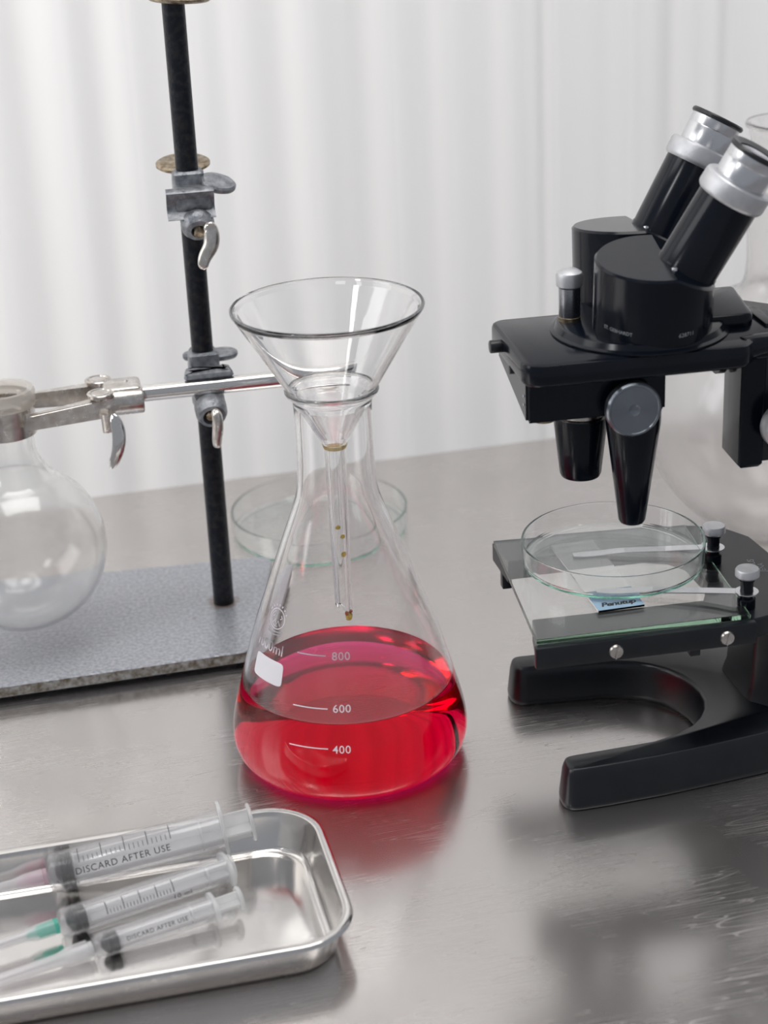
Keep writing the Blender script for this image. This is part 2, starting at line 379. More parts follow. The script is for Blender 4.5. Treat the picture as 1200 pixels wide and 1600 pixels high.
# ---- curtain
def curtain():
    c = empty('curtain', (0, 1.385, -.88), R(12.5), 'white pleated sheer curtain hanging behind the steel table', 'curtain')
    bm = bmesh.new(); rnd = random.Random(3)
    W0, W1 = -2.4, 2.4; x = W0; ctr = []
    while x < W1:
        s = rnd.choice((.030, .042, .05, .036, .058, .066)) * rnd.uniform(.85, 1.15); ctr.append((x, s, rnd.uniform(.35, 1.0))); x += s
    n = 2200; xs = [W0 + (W1 - W0) * i / n for i in range(n + 1)]; zs = [0, .4, .8, .9, 1.0, 1.15, 1.3, 1.6, 2.0, 2.5, 3.1]
    grid = []
    for z in zs:
        row = []; ci = 0
        for x in xs:
            while ci + 1 < len(ctr) and x > ctr[ci + 1][0]: ci += 1
            x0, s, a = ctr[ci]; t = min(1, (x - x0) / s)
            prof = .5 - .5 * cos(2 * pi * t)
            y = -.014 * a * prof ** 1.3 * (s / .05) + .006 * sin(x * 9 + z * .7) + .003 * sin(x * 41 + z * 2.1 + a)
            row.append(bm.verts.new((x + .006 * sin(z * 1.7 + x * 3), y + .035, z)))
        grid.append(row)
    for A, B in zip(grid, grid[1:]):
        for i in range(n): bm.faces.new((A[i], A[i + 1], B[i + 1], B[i]))
    obj('fabric', bm, CURTAIN, c, angle=180)
    bm = bmesh.new(); cyl(bm, (-2.45, .035, 3.12), (2.45, .035, 3.12), .014); obj('rail', bm, ALU, c)
curtain()

# ---------------------------------------------------------------- Erlenmeyer flask, liquid, funnel
FX, FY = -.0243, .896
OUTER = [(0, .0010), (.030, .0006), (.048, 0), (.0545, .0004), (.0600, .0028), (.0636, .0072), (.0654, .0130), (.0657, .0185), (.0648, .0260), (.0627, .0350), (.0602, .0440),
         (.0514, .0750), (.0430, .0990), (.0347, .1220), (.0280, .1400), (.0240, .1510), (.0218, .1590), (.0208, .1680), (.0205, .1800), (.0204, .1950), (.0206, .2060),
         (.0214, .2108), (.0232, .2125), (.0246, .2142), (.0247, .2158), (.0238, .2170), (.0226, .2168)]
TW = .0021
INNER = [(.0218, .2155), (.0196, .2110), (.0185, .2050), (.0183, .1950), (.0184, .1800), (.0187, .1685), (.0197, .1590), (.0219, .1505), (.0260, .1392), (.0327, .1212),
         (.0410, .0982), (.0494, .0742), (.0581, .0434), (.0606, .0345), (.0625, .0260), (.0634, .0187), (.0631, .0137), (.0614, .0085), (.0580, .0048), (.0530, .0027), (.048, .0024), (.030, .0030), (0, .0032)]
def prof_r(prof, z):
    best = None
    for (r0, z0), (r1, z1) in zip(prof, prof[1:]):
        if min(z0, z1) <= z <= max(z0, z1) and abs(z1 - z0) > 1e-9:
            r = r0 + (r1 - r0) * (z - z0) / (z1 - z0)
            best = r if best is None else max(best, r)
    return best
def dens(p, e=.00025, closed=False):
    q = list(p) + ([p[0]] if closed else []); out = []
    for (a, b), (c, d) in zip(q, q[1:]):
        L_ = hypot(c - a, d - b); out.append((a, b))
        if L_ > 4 * e:
            t = e / L_; out += [(a + (c - a) * t, b + (d - b) * t), (a + (c - a) * (1 - t), b + (d - b) * (1 - t))]
    if not closed: out.append(q[-1])
    return out
def smooth_prof(p, n=3):
    q = bez([(a, b, 0) for a, b in p], n); return [(max(0, v.x), v.y) for v in q]
fl = empty('conical_flask', (FX, FY, .0003), 0, 'large clear glass conical flask with white graduations holding red liquid and the funnel', 'flask')
def outward(bm):
    """make a lathe shell's normals point out of the wall, judged on a low outer face"""
    bm.normal_update()
    f = max(bm.faces, key=lambda q: hypot(q.calc_center_median().x, q.calc_center_median().y)); c = f.calc_center_median()
    if f.normal.x * c.x + f.normal.y * c.y < 0: bmesh.ops.reverse_faces(bm, faces=bm.faces)
def shell(name, bm, mats, parent, loc=None, angle=80):
    me = bpy.data.meshes.new(name); outward(bm); bm.to_mesh(me); bm.free()
    for mm in mats: me.materials.append(mm)
    me.shade_smooth(); me.set_sharp_from_angle(angle=R(angle))
    o = bpy.data.objects.new(name, me); COL.objects.link(o); o.parent = parent
    if loc: o.location = loc
    return o
LV = .0480
INS = smooth_prof(INNER)
for i in range(len(INS) - 1):
    if INS[i][1] > LV >= INS[i + 1][1]:
        t = (INS[i][1] - LV) / (INS[i][1] - INS[i + 1][1]); RL = INS[i][0] + (INS[i + 1][0] - INS[i][0]) * t; CUT = i + 1
DRY = INS[:CUT] + [(RL, LV)]; WET = [(RL, LV)] + INS[CUT:]
bm = bmesh.new(); lathe(bm, smooth_prof(OUTER)[:-1] + [(.0226, .2168)] + DRY, 160)
bmesh.ops.remove_doubles(bm, verts=bm.verts, dist=1e-6)
shell('glass_body', bm, [GLASS], fl)
def on_cone(th0, z0, off=.00012):
    """map text x,y (y along the wall) to the wall at azimuth th0 (deg), height z0"""
    def f(x, y):
        z = z0 + y * .945; r = prof_r(OUTER, z) + off
        a = R(th0) + x / prof_r(OUTER, z0)
        return (r * cos(a), r * sin(a), z)
    return f
for s, th, z in (('800', 268.0, .0835), ('600', 267.4, .0567), ('400', 266.7, .0354)):
    bm = map_verts(text_bm(s, .0062, 1.08, bold=.00006), on_cone(th, z)); obj('volume_number', bm, WHITE_INK, fl, smooth=False)
for a, b, z in ((239.3, 258.5, .0838), (239.9, 259.8, .0567), (239.7, 260.0, .0359)):
    bm = bmesh.new(); n = 24; rows = []
    for k in range(n + 1):
        th = R(a + (b - a) * k / n)
        rows.append([bm.verts.new(((prof_r(OUTER, z + d) + .00012) * cos(th), (prof_r(OUTER, z + d) + .00012) * sin(th), z + d)) for d in (-.00032, .00032)])
    for A, B in zip(rows, rows[1:]): bm.faces.new((A[0], B[0], B[1], A[1]))
    obj('graduation_mark', bm, WHITE_INK, fl)
bm = map_verts(text_bm('1000ml', .0082, 1.0, bold=.00003), on_cone(214.5, .0815)); obj('capacity_marking', bm, WHITE_FAINT, fl, smooth=False)
# white writing patch
bm = bmesh.new(); pp = rounded([(-.0118, -.0058), (.0118, -.0058), (.0118, .0058), (-.0118, .0058)], .004, 5)
nx, ny = 30, 14; vs = {}
def inside(x, y):
    dx = max(0, abs(x) - .0080); dy = max(0, abs(y) - .0024)
    return dx, dy
g = [[None] * (ny + 1) for _ in range(nx + 1)]
for i in range(nx + 1):
    for j in range(ny + 1):
        x = -1 + 2 * i / nx; y = -1 + 2 * j / ny
        # superellipse-like rounded rectangle mapping of the unit square
        k = (abs(x) ** 8 + abs(y) ** 8) ** .125 if (x or y) else 0; c = max(abs(x), abs(y))
        sx = x * (c / k if k else 1); sy = y * (c / k if k else 1)
        g[i][j] = bm.verts.new(on_cone(217.5, .0695)(sx * .0122, sy * .0066))
for i in range(nx):
    for j in range(ny): bm.faces.new((g[i][j], g[i + 1][j], g[i + 1][j + 1], g[i][j + 1]))
obj('writing_patch', bm, WHITE_INK, fl)
# emblem : ring, inner leaf strokes and dots
bm = bmesh.new(); F_ = on_cone(217, .0965)
def stroke(pts, w_, bm=bm, F_=F_):
    prev = None; vsr = []
    for i, (x, y) in enumerate(pts):
        x0, y0 = pts[max(0, i - 1)]; x1, y1 = pts[min(len(pts) - 1, i + 1)]; l = hypot(x1 - x0, y1 - y0) or 1; nx_, ny_ = -(y1 - y0) / l * w_, (x1 - x0) / l * w_
        vsr.append((bm.verts.new(F_(x + nx_, y + ny_)), bm.verts.new(F_(x - nx_, y - ny_))))
    for A, B in zip(vsr, vsr[1:]): bm.faces.new((A[0], B[0], B[1], A[1]))
stroke([(.0062 * cos(t * pi / 20), .0055 * sin(t * pi / 20)) for t in range(41)], .0003)
stroke([(.0048 * cos(t * pi / 20), .0042 * sin(t * pi / 20)) for t in range(13, 33)], .0002)
stroke([(-.0032, -.0032), (-.0012, -.0006), (.0, -.0038), (.0014, -.0008), (.0032, -.0034)], .0003)
stroke([(.0026, .0002), (.0042, .0012), (.0030, .0024)], .0003); stroke([(-.0036, .0004), (-.0024, .0016)], .0003)
for k in range(7):
    a = (30 + k * 20) * pi / 180; x, y = .0078 * cos(a), .0074 * sin(a); stroke([(x - .0005, y - .0003), (x + .0005, y + .0004)], .0005)
stroke([(-.0062, -.0062), (0, -.0072), (.0062, -.0062)], .0004); stroke([(-.0058, -.0078), (0, -.0088), (.0058, -.0078)], .0004)
obj('maker_emblem', bm, WHITE_FAINT, fl)

# red liquid (touches the inner wall)
bm = bmesh.new(); WP = WET[::-1]
lathe(bm, WP + [(RL - .0012, LV - .0003), (RL - .003, LV - .0004), (0, LV - .0004)], 160); bmesh.ops.remove_doubles(bm, verts=bm.verts, dist=1e-6)
lq = shell('red_liquid', bm, [liquid_mat(LV)], None, (FX, FY, .0003), 25)
tag(lq, 'transparent bright red liquid filling the lower part of the conical flask', 'liquid')

# funnel
fu = empty('glass_funnel', (FX, FY, .0843), 0, 'clear glass funnel with long stem standing in the neck of the conical flask', 'funnel')
z0 = .0843
fo = [(.0046, 0), (.0048, .02), (.0053, .06), (.0056, .0985), (.0063, .1010), (.0078, .1035), (.0225, .1298), (.0400, .1592), (.0484, .1728), (.0497, .1748), (.0500, .1760), (.0494, .1768)]
fi = [(.0483, .1764), (.0476, .1752), (.0461, .1735), (.0374, .1594), (.0198, .1300), (.0057, .1057), (.0043, .1021), (.0038, .0985), (.0036, .06), (.0033, .02), (.0031, 0)]
bm = bmesh.new(); vs = lathe(bm, dens(fo + fi, closed=True), 128, closed=True)
for v in vs:                                           # bevelled stem tip
    if v.co.z < .001: v.co.z += -.0040 * (v.co.x - .0) / .0046 * .9 + .0036
obj('glass_cone_and_stem', bm, GLASS, fu, angle=60)
def blob(bm, c, r, seed=0):
    rn = random.Random(seed); m_ = Matrix.Translation(c) @ Matrix.Diagonal((rn.uniform(.8, 1.2), rn.uniform(.8, 1.2), rn.uniform(.7, 1.3), 1))
    vs = bmesh.ops.create_icosphere(bm, subdivisions=2, radius=r, matrix=m_)['verts']
    for v in vs: v.co += Vector((rn.uniform(-1, 1), rn.uniform(-1, 1), rn.uniform(-1, 1))) * r * .16
YO = clear_mix('amber_crystal', (.97, .85, .40), .55, .8, .15, (.92, .70, .10))
RO_ = noisy('rust_red_crystal', (.35, .05, .01), (.6, .18, .02), (.2, .35), 0, 900)
for c, r, m_ in (((.0026, -.0036, .0006), .0021, YO), ((.0015, -.0044, .0028), .0012, RO_), ((.0038, -.0034, .0034), .0011, RO_), ((.0016, -.0048, .0384), .0016, YO), ((.0016, -.0050, .0490), .0012, YO), ((-.0006, -.0052, .0545), .0012, YO)):
    bm = bmesh.new(); blob(bm, (0, 0, 0), r, int(c[2] * 1e5)); obj('residue_crystal', bm, m_, fu, loc=c)
bm = bmesh.new(); lathe(bm, [(.0057, .0988), (.0066, .1009), (.0068, .1009), (.0060, .0986)], 40, closed=True); obj('residue_ring', bm, YELLOW, fu)

# ---------------------------------------------------------------- petri dishes
def petri(name, loc, rad, h, label, lid=False, t=.0012):
    e = empty(name, loc, 0, label, 'petri dish')
    bm = bmesh.new()
    lathe(bm, dens([(0, 0), (rad - .003, 0), (rad - .0018, .0002), (rad - .0009, .0008), (rad - .0005, .002), (rad, h - .0006), (rad - t * .12, h - .0002), (rad - t * .35, h), (rad - t * .65, h), (rad - t * .88, h - .0002), (rad - t, h - .0006), (rad - t - .0005, .0032), (rad - t - .0009, .0022), (rad - t - .0018, .0015), (rad - .005, .0013), (0, .0013)]), 160)
    obj('dish', bm, GLASS_GREEN, e, angle=50)
    return e

# ---------------------------------------------------------------- retort stand
st = empty('retort_stand', (-.1066, 1.067, 0), 0, 'retort stand with black rod and flat hammered grey rectangular base', 'lab stand')
bm = bmesh.new()
O = Vector((-.1066, 1.067)); q = [(-.395, .930), (-.0815, .9975), (-.0775, 1.1360), (-.395, 1.0950)]
q = [(a - O.x, b - O.y) for a, b in q]
prism(bm, rounded(q, [.004, .012, .012, .004], 6), [(.0042, .0006), (.0048, 0), (.0112, 0), (.012, .0008)])
o = obj('base_plate', bm, [PLATE, PLATE_EDGE], st)
for f in o.data.polygons:
    if abs(f.normal.z) < .5: f.material_index = 1
for x, y in q:
    bm = bmesh.new(); cx, cy = x * .93 + (-.007), y * .85; cyl(bm, (cx, cy, 0), (cx, cy, .0045), .006); obj('foot', bm, RUBBER, st)
bm = bmesh.new(); cyl(bm, (0, 0, .010), (0, 0, .72), .0066, seg=48, bev=.0008); obj('rod', bm, ROD_BLACK, st)

# boss heads --------------------------------------------------------------
def wing_screw(parent, pivot, mat_screw, mat_wing, d, pts, rad, squash, name='wing_screw'):
    """threaded stub from pivot along d plus a flat curved wing"""
    bm = bmesh.new(); p = Vector(pivot); d = Vector(d).normalized(); L_ = .011
    prof = [(0, 0)]
    k = 0
    while k * .0011 < L_: prof += [(.0026, k * .0011), (.0030, k * .0011 + .00045)]; k += 1
    prof += [(.0024, L_ + .0004), (0, L_ + .0008)]
    lathe(bm, prof, 24, axis_m(p, d)); obj(name, bm, mat_screw, parent)
    bm = bmesh.new(); m_ = 8 * (len(pts) - 1)
    tube(bm, bez(pts, 8), [(rad[0] + (rad[1] - rad[0]) * math.sin(pi * (i / m_) ** .8)) * (1 if 2 < i < m_ - 2 else (.45, .78, .93)[min(i, m_ - i)]) for i in range(m_ + 1)], 24, squash, (0, 1, 0))
    obj('wing', bm, mat_wing, parent)
def boss(loc, label, lower=False):
    e = empty('boss_head_clamp', loc, R(10.4), label, 'boss head clamp', 'boss heads on the retort stand rod')
    return e
# local frame: x right along clamp rod, y away, z up; the black rod is at (0,0)
def v_block(bm, z0, z1):
    # casting hugging the front of the rod with a V mouth
    prism(bm, rounded([(-.0092, -.0085), (.0092, -.0085), (.0100, .0), (.0080, .0095), (-.0080, .0095), (-.0100, .0)], .002, 3), [(z0, .0012), (z0 + .0015, 0), (z1 - .0015, .0004), (z1, .0016)])
# upper boss, nothing clamped in it
ub = boss((-.1066, 1.067, .262), 'upper grey boss head clamp on the black rod with empty jaw')
bm = bmesh.new(); v_block(bm, .016, .0335); obj('rod_sleeve', bm, CAST, ub)
bm = bmesh.new()    # folded empty jaw plate, C profile swept along x
pr = [(-.0165, .0265), (-.0195, .0240), (-.0172, .0190), (-.0155, .0150), (-.0175, .0115), (-.0215, .0090)]
th = .0022
o1 = [bm.verts.new((-.0150, y, z)) for y, z in pr] + [bm.verts.new((-.0150, y + th, z - .0008)) for y, z in reversed(pr)]
o2 = [bm.verts.new((.0130, v.co.y, v.co.z)) for v in o1]
n = len(o1)
for i in range(n): bm.faces.new((o1[i], o1[(i + 1) % n], o2[(i + 1) % n], o2[i]))
bm.faces.new(list(reversed(o1))); bm.faces.new(o2)
obj('jaw_plate', bm, CAST, ub, angle=60)
bm = bmesh.new(); box(bm, -.010, .012, -.0175, -.006, .012, .026, .002); obj('jaw_block', bm, CAST, ub)
bm = bmesh.new(); lathe(bm, [(.0038, 0), (.0092, .0), (.0100, .002), (.0096, .0055), (.0075, .0085), (.0046, .0092), (.0038, .008)], 40, axis_m((.002, -.0150, .006), (0, -.8, -.45)), closed=True)
obj('screw_collar', bm, CAST, ub)
wing_screw(ub, (.002, -.015, .0065), BRASS, NICKEL_WORN, (.0, -.75, -.6), [(.0055, -.0265, .0065), (.0085, -.0275, .0030), (.0080, -.0290, -.005), (.0035, -.0300, -.0125), (.0015, -.0310, -.0190)], (.0028, .0046), .62)
bm = bmesh.new()  # side wing screw, a flat ear lying to the right
prism(bm, rounded([(.004, -.004), (.012, -.008), (.0215, -.006), (.0255, .001), (.0215, .008), (.012, .011), (.004, .008)], .004, 4), [(.0235, .0008), (.0245, 0), (.0265, .0), (.0275, .001)], Matrix.Translation((-.003, -.003, .0055)) @ Matrix.Rotation(R(22), 4, 'X') @ Matrix.Rotation(R(14), 4, 'Y'))
obj('side_wing', bm, CAST, ub)
bm = bmesh.new()  # brass thumb disc behind the rod
m_ = Matrix.Translation((-.001, .0145, .034)) @ Matrix.Rotation(R(10), 4, 'X') @ Matrix.Diagonal((1, .85, 1, 1))
lathe(bm, [(0, -.0016), (.0148, -.0016), (.0162, -.0007), (.0162, .0007), (.0148, .0016), (0, .0016)], 48, m_)
obj('thumb_disc', bm, BRASS, ub)

lb = boss((-.1066, 1.067, .1665), 'lower grey boss head clamp on the black rod gripping the horizontal steel rod')
bm = bmesh.new(); v_block(bm, .004, .0175)
prism(bm, rounded([(-.0145, -.0215), (.0165, -.0215), (.0150, -.006), (-.0125, -.006)], .003, 4), [(.0052, .0014), (.0065, 0), (.0088, .0008), (.0105, .0055)])
obj('rod_sleeve', bm, CAST, lb)
bm = bmesh.new()
prism(bm, rounded([(.004, -.004), (.013, -.006), (.0205, -.002), (.0225, .005), (.017, .012), (.004, .012), (-.012, .010), (-.012, .002)], .004, 4), [(.0105, .0008), (.0115, 0), (.0135, .0), (.0145, .001)])
obj('side_wing', bm, CAST, lb)
bm = bmesh.new()
prism(bm, rounded([(-.009, -.0255), (.009, -.0255), (.010, -.0085), (-.010, -.0085)], .003, 4), [(-.0125, .001), (-.0115, 0), (-.0080, .0), (-.0068, .001)])
obj('lower_jaw', bm, CAST, lb)
bm = bmesh.new(); lathe(bm, [(.0046, 0), (.0082, 0), (.0098, .003), (.0096, .0095), (.0082, .0125), (.0058, .0132), (.0050, .011), (.0048, .004)], 40, axis_m((0, -.0195, -.0105), (0, -.86, -.35)), closed=True)
obj('screw_collar', bm, CAST, lb)
wing_screw(lb, (-.001, -.022, -.0110), BRASS, NICKEL_WORN, (0, -.8, -.3), [(.0004, -.0340, -.0105), (.0022, -.0375, -.0125), (.0022, -.0380, -.020), (.0012, -.0370, -.0280), (.0010, -.0360, -.0335)], (.0024, .0034), .9)
tb_ = boss((-.1066, 1.067, .377), 'topmost brass-rimmed boss head clamp just at the upper end of the visible black rod')
bm = bmesh.new(); v_block(bm, .018, .040); obj('rod_sleeve', bm, CAST, tb_)
bm = bmesh.new()
m_ = Matrix.Translation((.004, .004, .0160)) @ Matrix.Rotation(R(4), 4, 'Y')
lathe(bm, [(.0070, -.0016), (.0170, -.0016), (.0184, -.0006), (.0184, .0006), (.0170, .0016), (.0070, .0016)], 48, m_, closed=True); obj('thumb_disc', bm, BRASS, tb_)

# utility clamp -------------------------------------------------------------
CY = R(10.4)
cl = empty('flask_clamp', (-.1029, 1.0485, .1665), CY, 'shiny nickel laboratory clamp on a long steel rod holding the round flask by its neck', 'clamp')
bm = bmesh.new(); cyl(bm, (-.048, 0, 0), (.097, 0, 0), .0051, seg=48, bev=.0010); obj('rod', bm, CHROME, cl)
bm = bmesh.new(); box(bm, -.064, -.0405, -.0085, .0135, -.0035, .0075, .0028, 4); cyl(bm, (-.066, -.005, -.0018), (-.0400, -.005, -.0018), .0082, seg=48, bev=.0012)
obj('clamp_body', bm, NICKEL_WORN, cl, angle=50)
bm = bmesh.new(); lathe(bm, [(0, 0), (.0012, 0), (.0009, .0008), (0, .0011)], 16, Matrix.Translation((-.0490, .004, .0074))); obj('rivet', bm, NICKEL_WORN, cl)
NX, NY = -.1232, 0.0     # neck axis in the clamp frame
def jaw(sy, yp, zt, name):
    y1 = sy * .0175
    bm = bmesh.new()
    a = [(NX + .013, y1 - .0018), (NX + .017, y1 + sy * .0012 - .0018), (-.0655, yp - .004), (-.058, yp - .003), (-.058, yp + .003), (-.0655, yp + .0045), (NX + .017, y1 + sy * .0012 + .0012), (NX + .013, y1 + .0018)]
    # bar: tall at the pivot, narrower at the tip
    top = [zt + .001, zt + .001, zt + .004, zt + .004, zt + .004, zt + .004, zt + .001, zt + .001]
    bot = [zt - .0085, zt - .0085, zt - .0075, zt - .0075, zt - .0075, zt - .0075, zt - .0085, zt - .0085]
    A = [bm.verts.new((x, y, z)) for (x, y), z in zip(a, bot)]; B = [bm.verts.new((x, y, z)) for (x, y), z in zip(a, top)]
    n = len(a)
    for i in range(n): bm.faces.new((A[i], A[(i + 1) % n], B[(i + 1) % n], B[i]))
    bm.faces.new(list(reversed(A))); bm.faces.new(B)
    bmesh.ops.bevel(bm, geom=[e for e in bm.edges if e.calc_length() > .02], offset=.0007, segments=2, affect='EDGES')
    # curved grip band round the neck
    a0, a1 = (-(pi) + .12, -.12) if sy < 0 else (.12, pi - .12)
    lathe(bm, [(.0172, zt - .0150), (.0186, zt - .0150), (.0186, zt + .0025), (.0172, zt + .0025)], 40, Matrix.Translation((NX, 0, 0)), closed=True, a0=a0, a1=a1)
    return obj(name, bm, NICKEL_WORN, cl, angle=40)
jn = jaw(-1, -.0110, -.0005, 'jaw'); jf = jaw(1, .0135, .0005, 'jaw')
for y, zt in ((-.0105, .0045), (.0135, .0050)):
    bm = bmesh.new(); lathe(bm, [(0, -.010), (.0042, -.010), (.0042, 0), (.0064, .0), (.0080, .0016), (.0080, .0032), (.0076, .0036), (.0064, .0036), (.0060, .0030), (.0056, .0030), (.0052, .0035), (0, .0035)], 36, Matrix.Translation((-.0655, y, zt - .001)))
    obj('pivot_pin', bm, NICKEL_WORN, cl)
wing_screw(cl, (-.0640, -.0165, -.0045), NICKEL_WORN, CHROME, (.02, -.35, -.94), [(-.0595, -.0200, -.0040), (-.0575, -.0235, -.014), (-.0590, -.0250, -.025), (-.0640, -.0245, -.0365)], (.0026, .0042), .5)

# round bottom flask in the clamp
cn = Vector((-.1029, 1.0485)) + Vector((cos(CY) * NX - sin(CY) * NY, sin(CY) * NX + cos(CY) * NY))
rf = empty('round_bottom_flask', (cn.x, cn.y, .0235), 0, 'empty hazy round bottom flask hanging in the clamp above the grey base plate', 'flask')
Rr = .0523
def sph(R_, cz, a0, a1, n=26): return [(R_ * sin(a), cz - R_ * cos(a)) for a in [a0 + (a1 - a0) * k / n for k in range(n + 1)]]
aa = pi - math.asin(.024 / Rr)
out = sph(Rr, Rr, 0, aa) + [(.0195, .1075), (.0168, .1120), (.0160, .1180), (.0160, .1320), (.0165, .1420), (.0172, .1455), (.0176, .1500), (.0170, .1512), (.0160, .1512)]
inn = [(.0150, .1500), (.0138, .1440), (.0138, .1320), (.0139, .1180), (.0148, .1115), (.0178, .1065)] + list(reversed(sph(Rr - .0020, Rr, 0, pi - math.asin(.0225 / Rr))))
bm = bmesh.new(); lathe(bm, out + inn, 96); bmesh.ops.remove_doubles(bm, verts=bm.verts, dist=1e-6)
HAZY = glass('hazy_glass', (.985, .985, .98), 1.47, .10)
obj('glass_body', bm, HAZY, rf, angle=60)
bm = bmesh.new(); lathe(bm, [(.0178, .1440), (.0196, .1450), (.0200, .1530), (.0190, .1550), (.0165, .1552), (.0150, .1535), (.0146, .1500), (.0166, .1516), (.0178, .1506)], 72, closed=True)
obj('ground_glass_rim', bm, FROST, rf)

# ---------------------------------------------------------------- back petri dish
petri('petri_dish', (-.0465, 1.2040, .0003), .0632, .0175, 'wide shallow glass petri dish on the steel table behind the conical flask')

# ---------------------------------------------------------------- large flask behind the microscope
bf = empty('florence_flask', (.2735, 1.176, .0003), 0, 'very large round glass flask with long neck standing behind the microscope', 'flask')
RB = .0905
aa = pi - math.asin(.031 / RB)
out = [(0, .0015), (.026, .0005), (.030, 0)] + [p for p in sph(RB, RB - .004, .36, aa)] + [(.0268, .1775), (.0252, .1830), (.0248, .1900), (.0248, .2400), (.0250, .2740), (.0262, .2800), (.0282, .2815), (.0288, .2830), (.0280, .2848), (.0262, .2848)]
inn = [(.0242, .2825), (.0230, .2740), (.0228, .2400), (.0229, .1900), (.0232, .1830), (.0248, .1765)] + list(reversed(sph(RB - .0024, RB - .004, .36, pi - math.asin(.029 / RB)))) + [(.026, .0034), (0, .0040)]
bm = bmesh.new(); lathe(bm, out + inn, 96); bmesh.ops.remove_doubles(bm, verts=bm.verts, dist=1e-6)
HAZY2 = glass('milky_glass', (.99, .98, .975), 1.47, .16)
obj('glass_body', bm, HAZY2, bf, angle=60)

# ---------------------------------------------------------------- microscope
MY = R(9)
MO = Vector((.27 * cos(MY) - .863 * sin(MY), .27 * sin(MY) + .863 * cos(MY), 0))
ms = empty('stereo_microscope', MO, MY, 'old black binocular stereo microscope with horseshoe foot and glass stage', 'microscope')
# horseshoe base
near_o = [(-.0545, -.0690), (-.030, -.0680), (0, -.0655), (.03, -.0615), (.06, -.0570), (.085, -.0500), (.108, -.0380), (.122, -.0200), (.127, 0)]
inner = [(-.0545, -.0475), (-.02, -.0450), (0, -.0435)]
arc = [(-.003 + .0425 * cos(a), .0425 * sin(a)) for a in [(-78 + k * 13) * pi / 180 for k in range(13)]]
poly = near_o + [(x, -y) for x, y in reversed(near_o[:-1])] + [(x, -y) for x, y in inner] + list(reversed(arc)) + [(x, y) for x, y in inner[::-1]]
rad = [.005] + [0] * (len(near_o) * 2 - 3) + [.005] + [.005] + [0] * (len(poly) - len(near_o) * 2 - 1) + [.005]
rad = [(.0090 if abs(p[0] + .0545) < 1e-6 else 0) for p in poly]
poly = rounded(poly, rad, 6)
bm = bmesh.new(); prism(bm, poly, [(0, .0012), (.001, .0002), (.004, 0), (.0185, .0016), (.0215, .0024), (.0232, .0032), (.0240, .0044)])
obj('horseshoe_base', bm, BLACK_MATT, ms, angle=42)
# pillar under the stage
bm = bmesh.new(); prism(bm, rounded([(.0655, .020), (.0670, -.0165), (.078, -.028), (.120, -.024), (.120, .024), (.078, .030)], .002, 3), [(.0235, -.0035), (.032, -.001), (.050, .000), (.0855, .002)])
obj('pillar', bm, BLACK_MATT, ms)
# stage : U shaped plate with rounded back
outl = [(-.0672, -.0600), (.0480, -.0595), (.066, -.055), (.080, -.040), (.0862, -.018), (.0868, .004), (.0860, .0190), (.0835, .0400), (.0745, .0540), (.060, .0620), (.0520, .0650), (-.0600, .0700)]
cut = [(-.0585, .0385), (.0200, .0385), (.0325, .0330), (.0400, .0225), (.0415, 0), (.0395, -.0150), (.0300, -.0347), (-.0628, -.0335)]
bm = bmesh.new(); prism(bm, outl + cut, [(.0850, .001), (.0858, 0), (.0960, 0), (.0967, .0006)])
obj('stage_plate', bm, BLACK_MATT, ms)
bm = bmesh.new(); box(bm, -.0685, .0490, -.0640, -.0596, .0850, .0970, .0006); obj('stage_front_bar', bm, BLACK_MATT, ms)
for x, z in ((-.0265, .0905), (.0330, .0905)):
    bm = bmesh.new(); lathe(bm, [(0, 0), (.0037, 0), (.0039, .0005), (.0034, .0016), (0, .0021)], 32, axis_m((x, -.0640, z), (0, -1, 0)))
    box(bm, -.0034, .0034, -.0004, .0004, .0, .0004, mtx=axis_m((x, -.0661, z), (0, -1, 0)) @ rotz(R(80)))
    o = obj('screw', bm, NICKEL_WORN, ms)
for x, y, z in ((-.0555, .0560, .0745), (.0130, -.050, .0790), (.0180, -.056, .0790)):
    bm = bmesh.new(); box(bm, x - .0028, x + .0028, y - .003, y + .003, z, .0855, .0006); obj('stage_lug', bm, BLACK_MATT, ms)
# stage glass
bm = bmesh.new(); prism(bm, [(-.0672, -.0594), (.0473, -.0589), (.0521, .0577), (-.0604, .0654)], [(.0971, .0002), (.0973, 0), (.0998, 0), (.1000, .0002)])
obj('stage_glass', bm, PLATE_GLASS, ms, smooth=False)
bm = bmesh.new(); cyl(bm, (-.0235, -.0470, .0960), (-.0235, -.0470, .0968), .0040); obj('threaded_hole_plug', bm, RUBBER, ms)
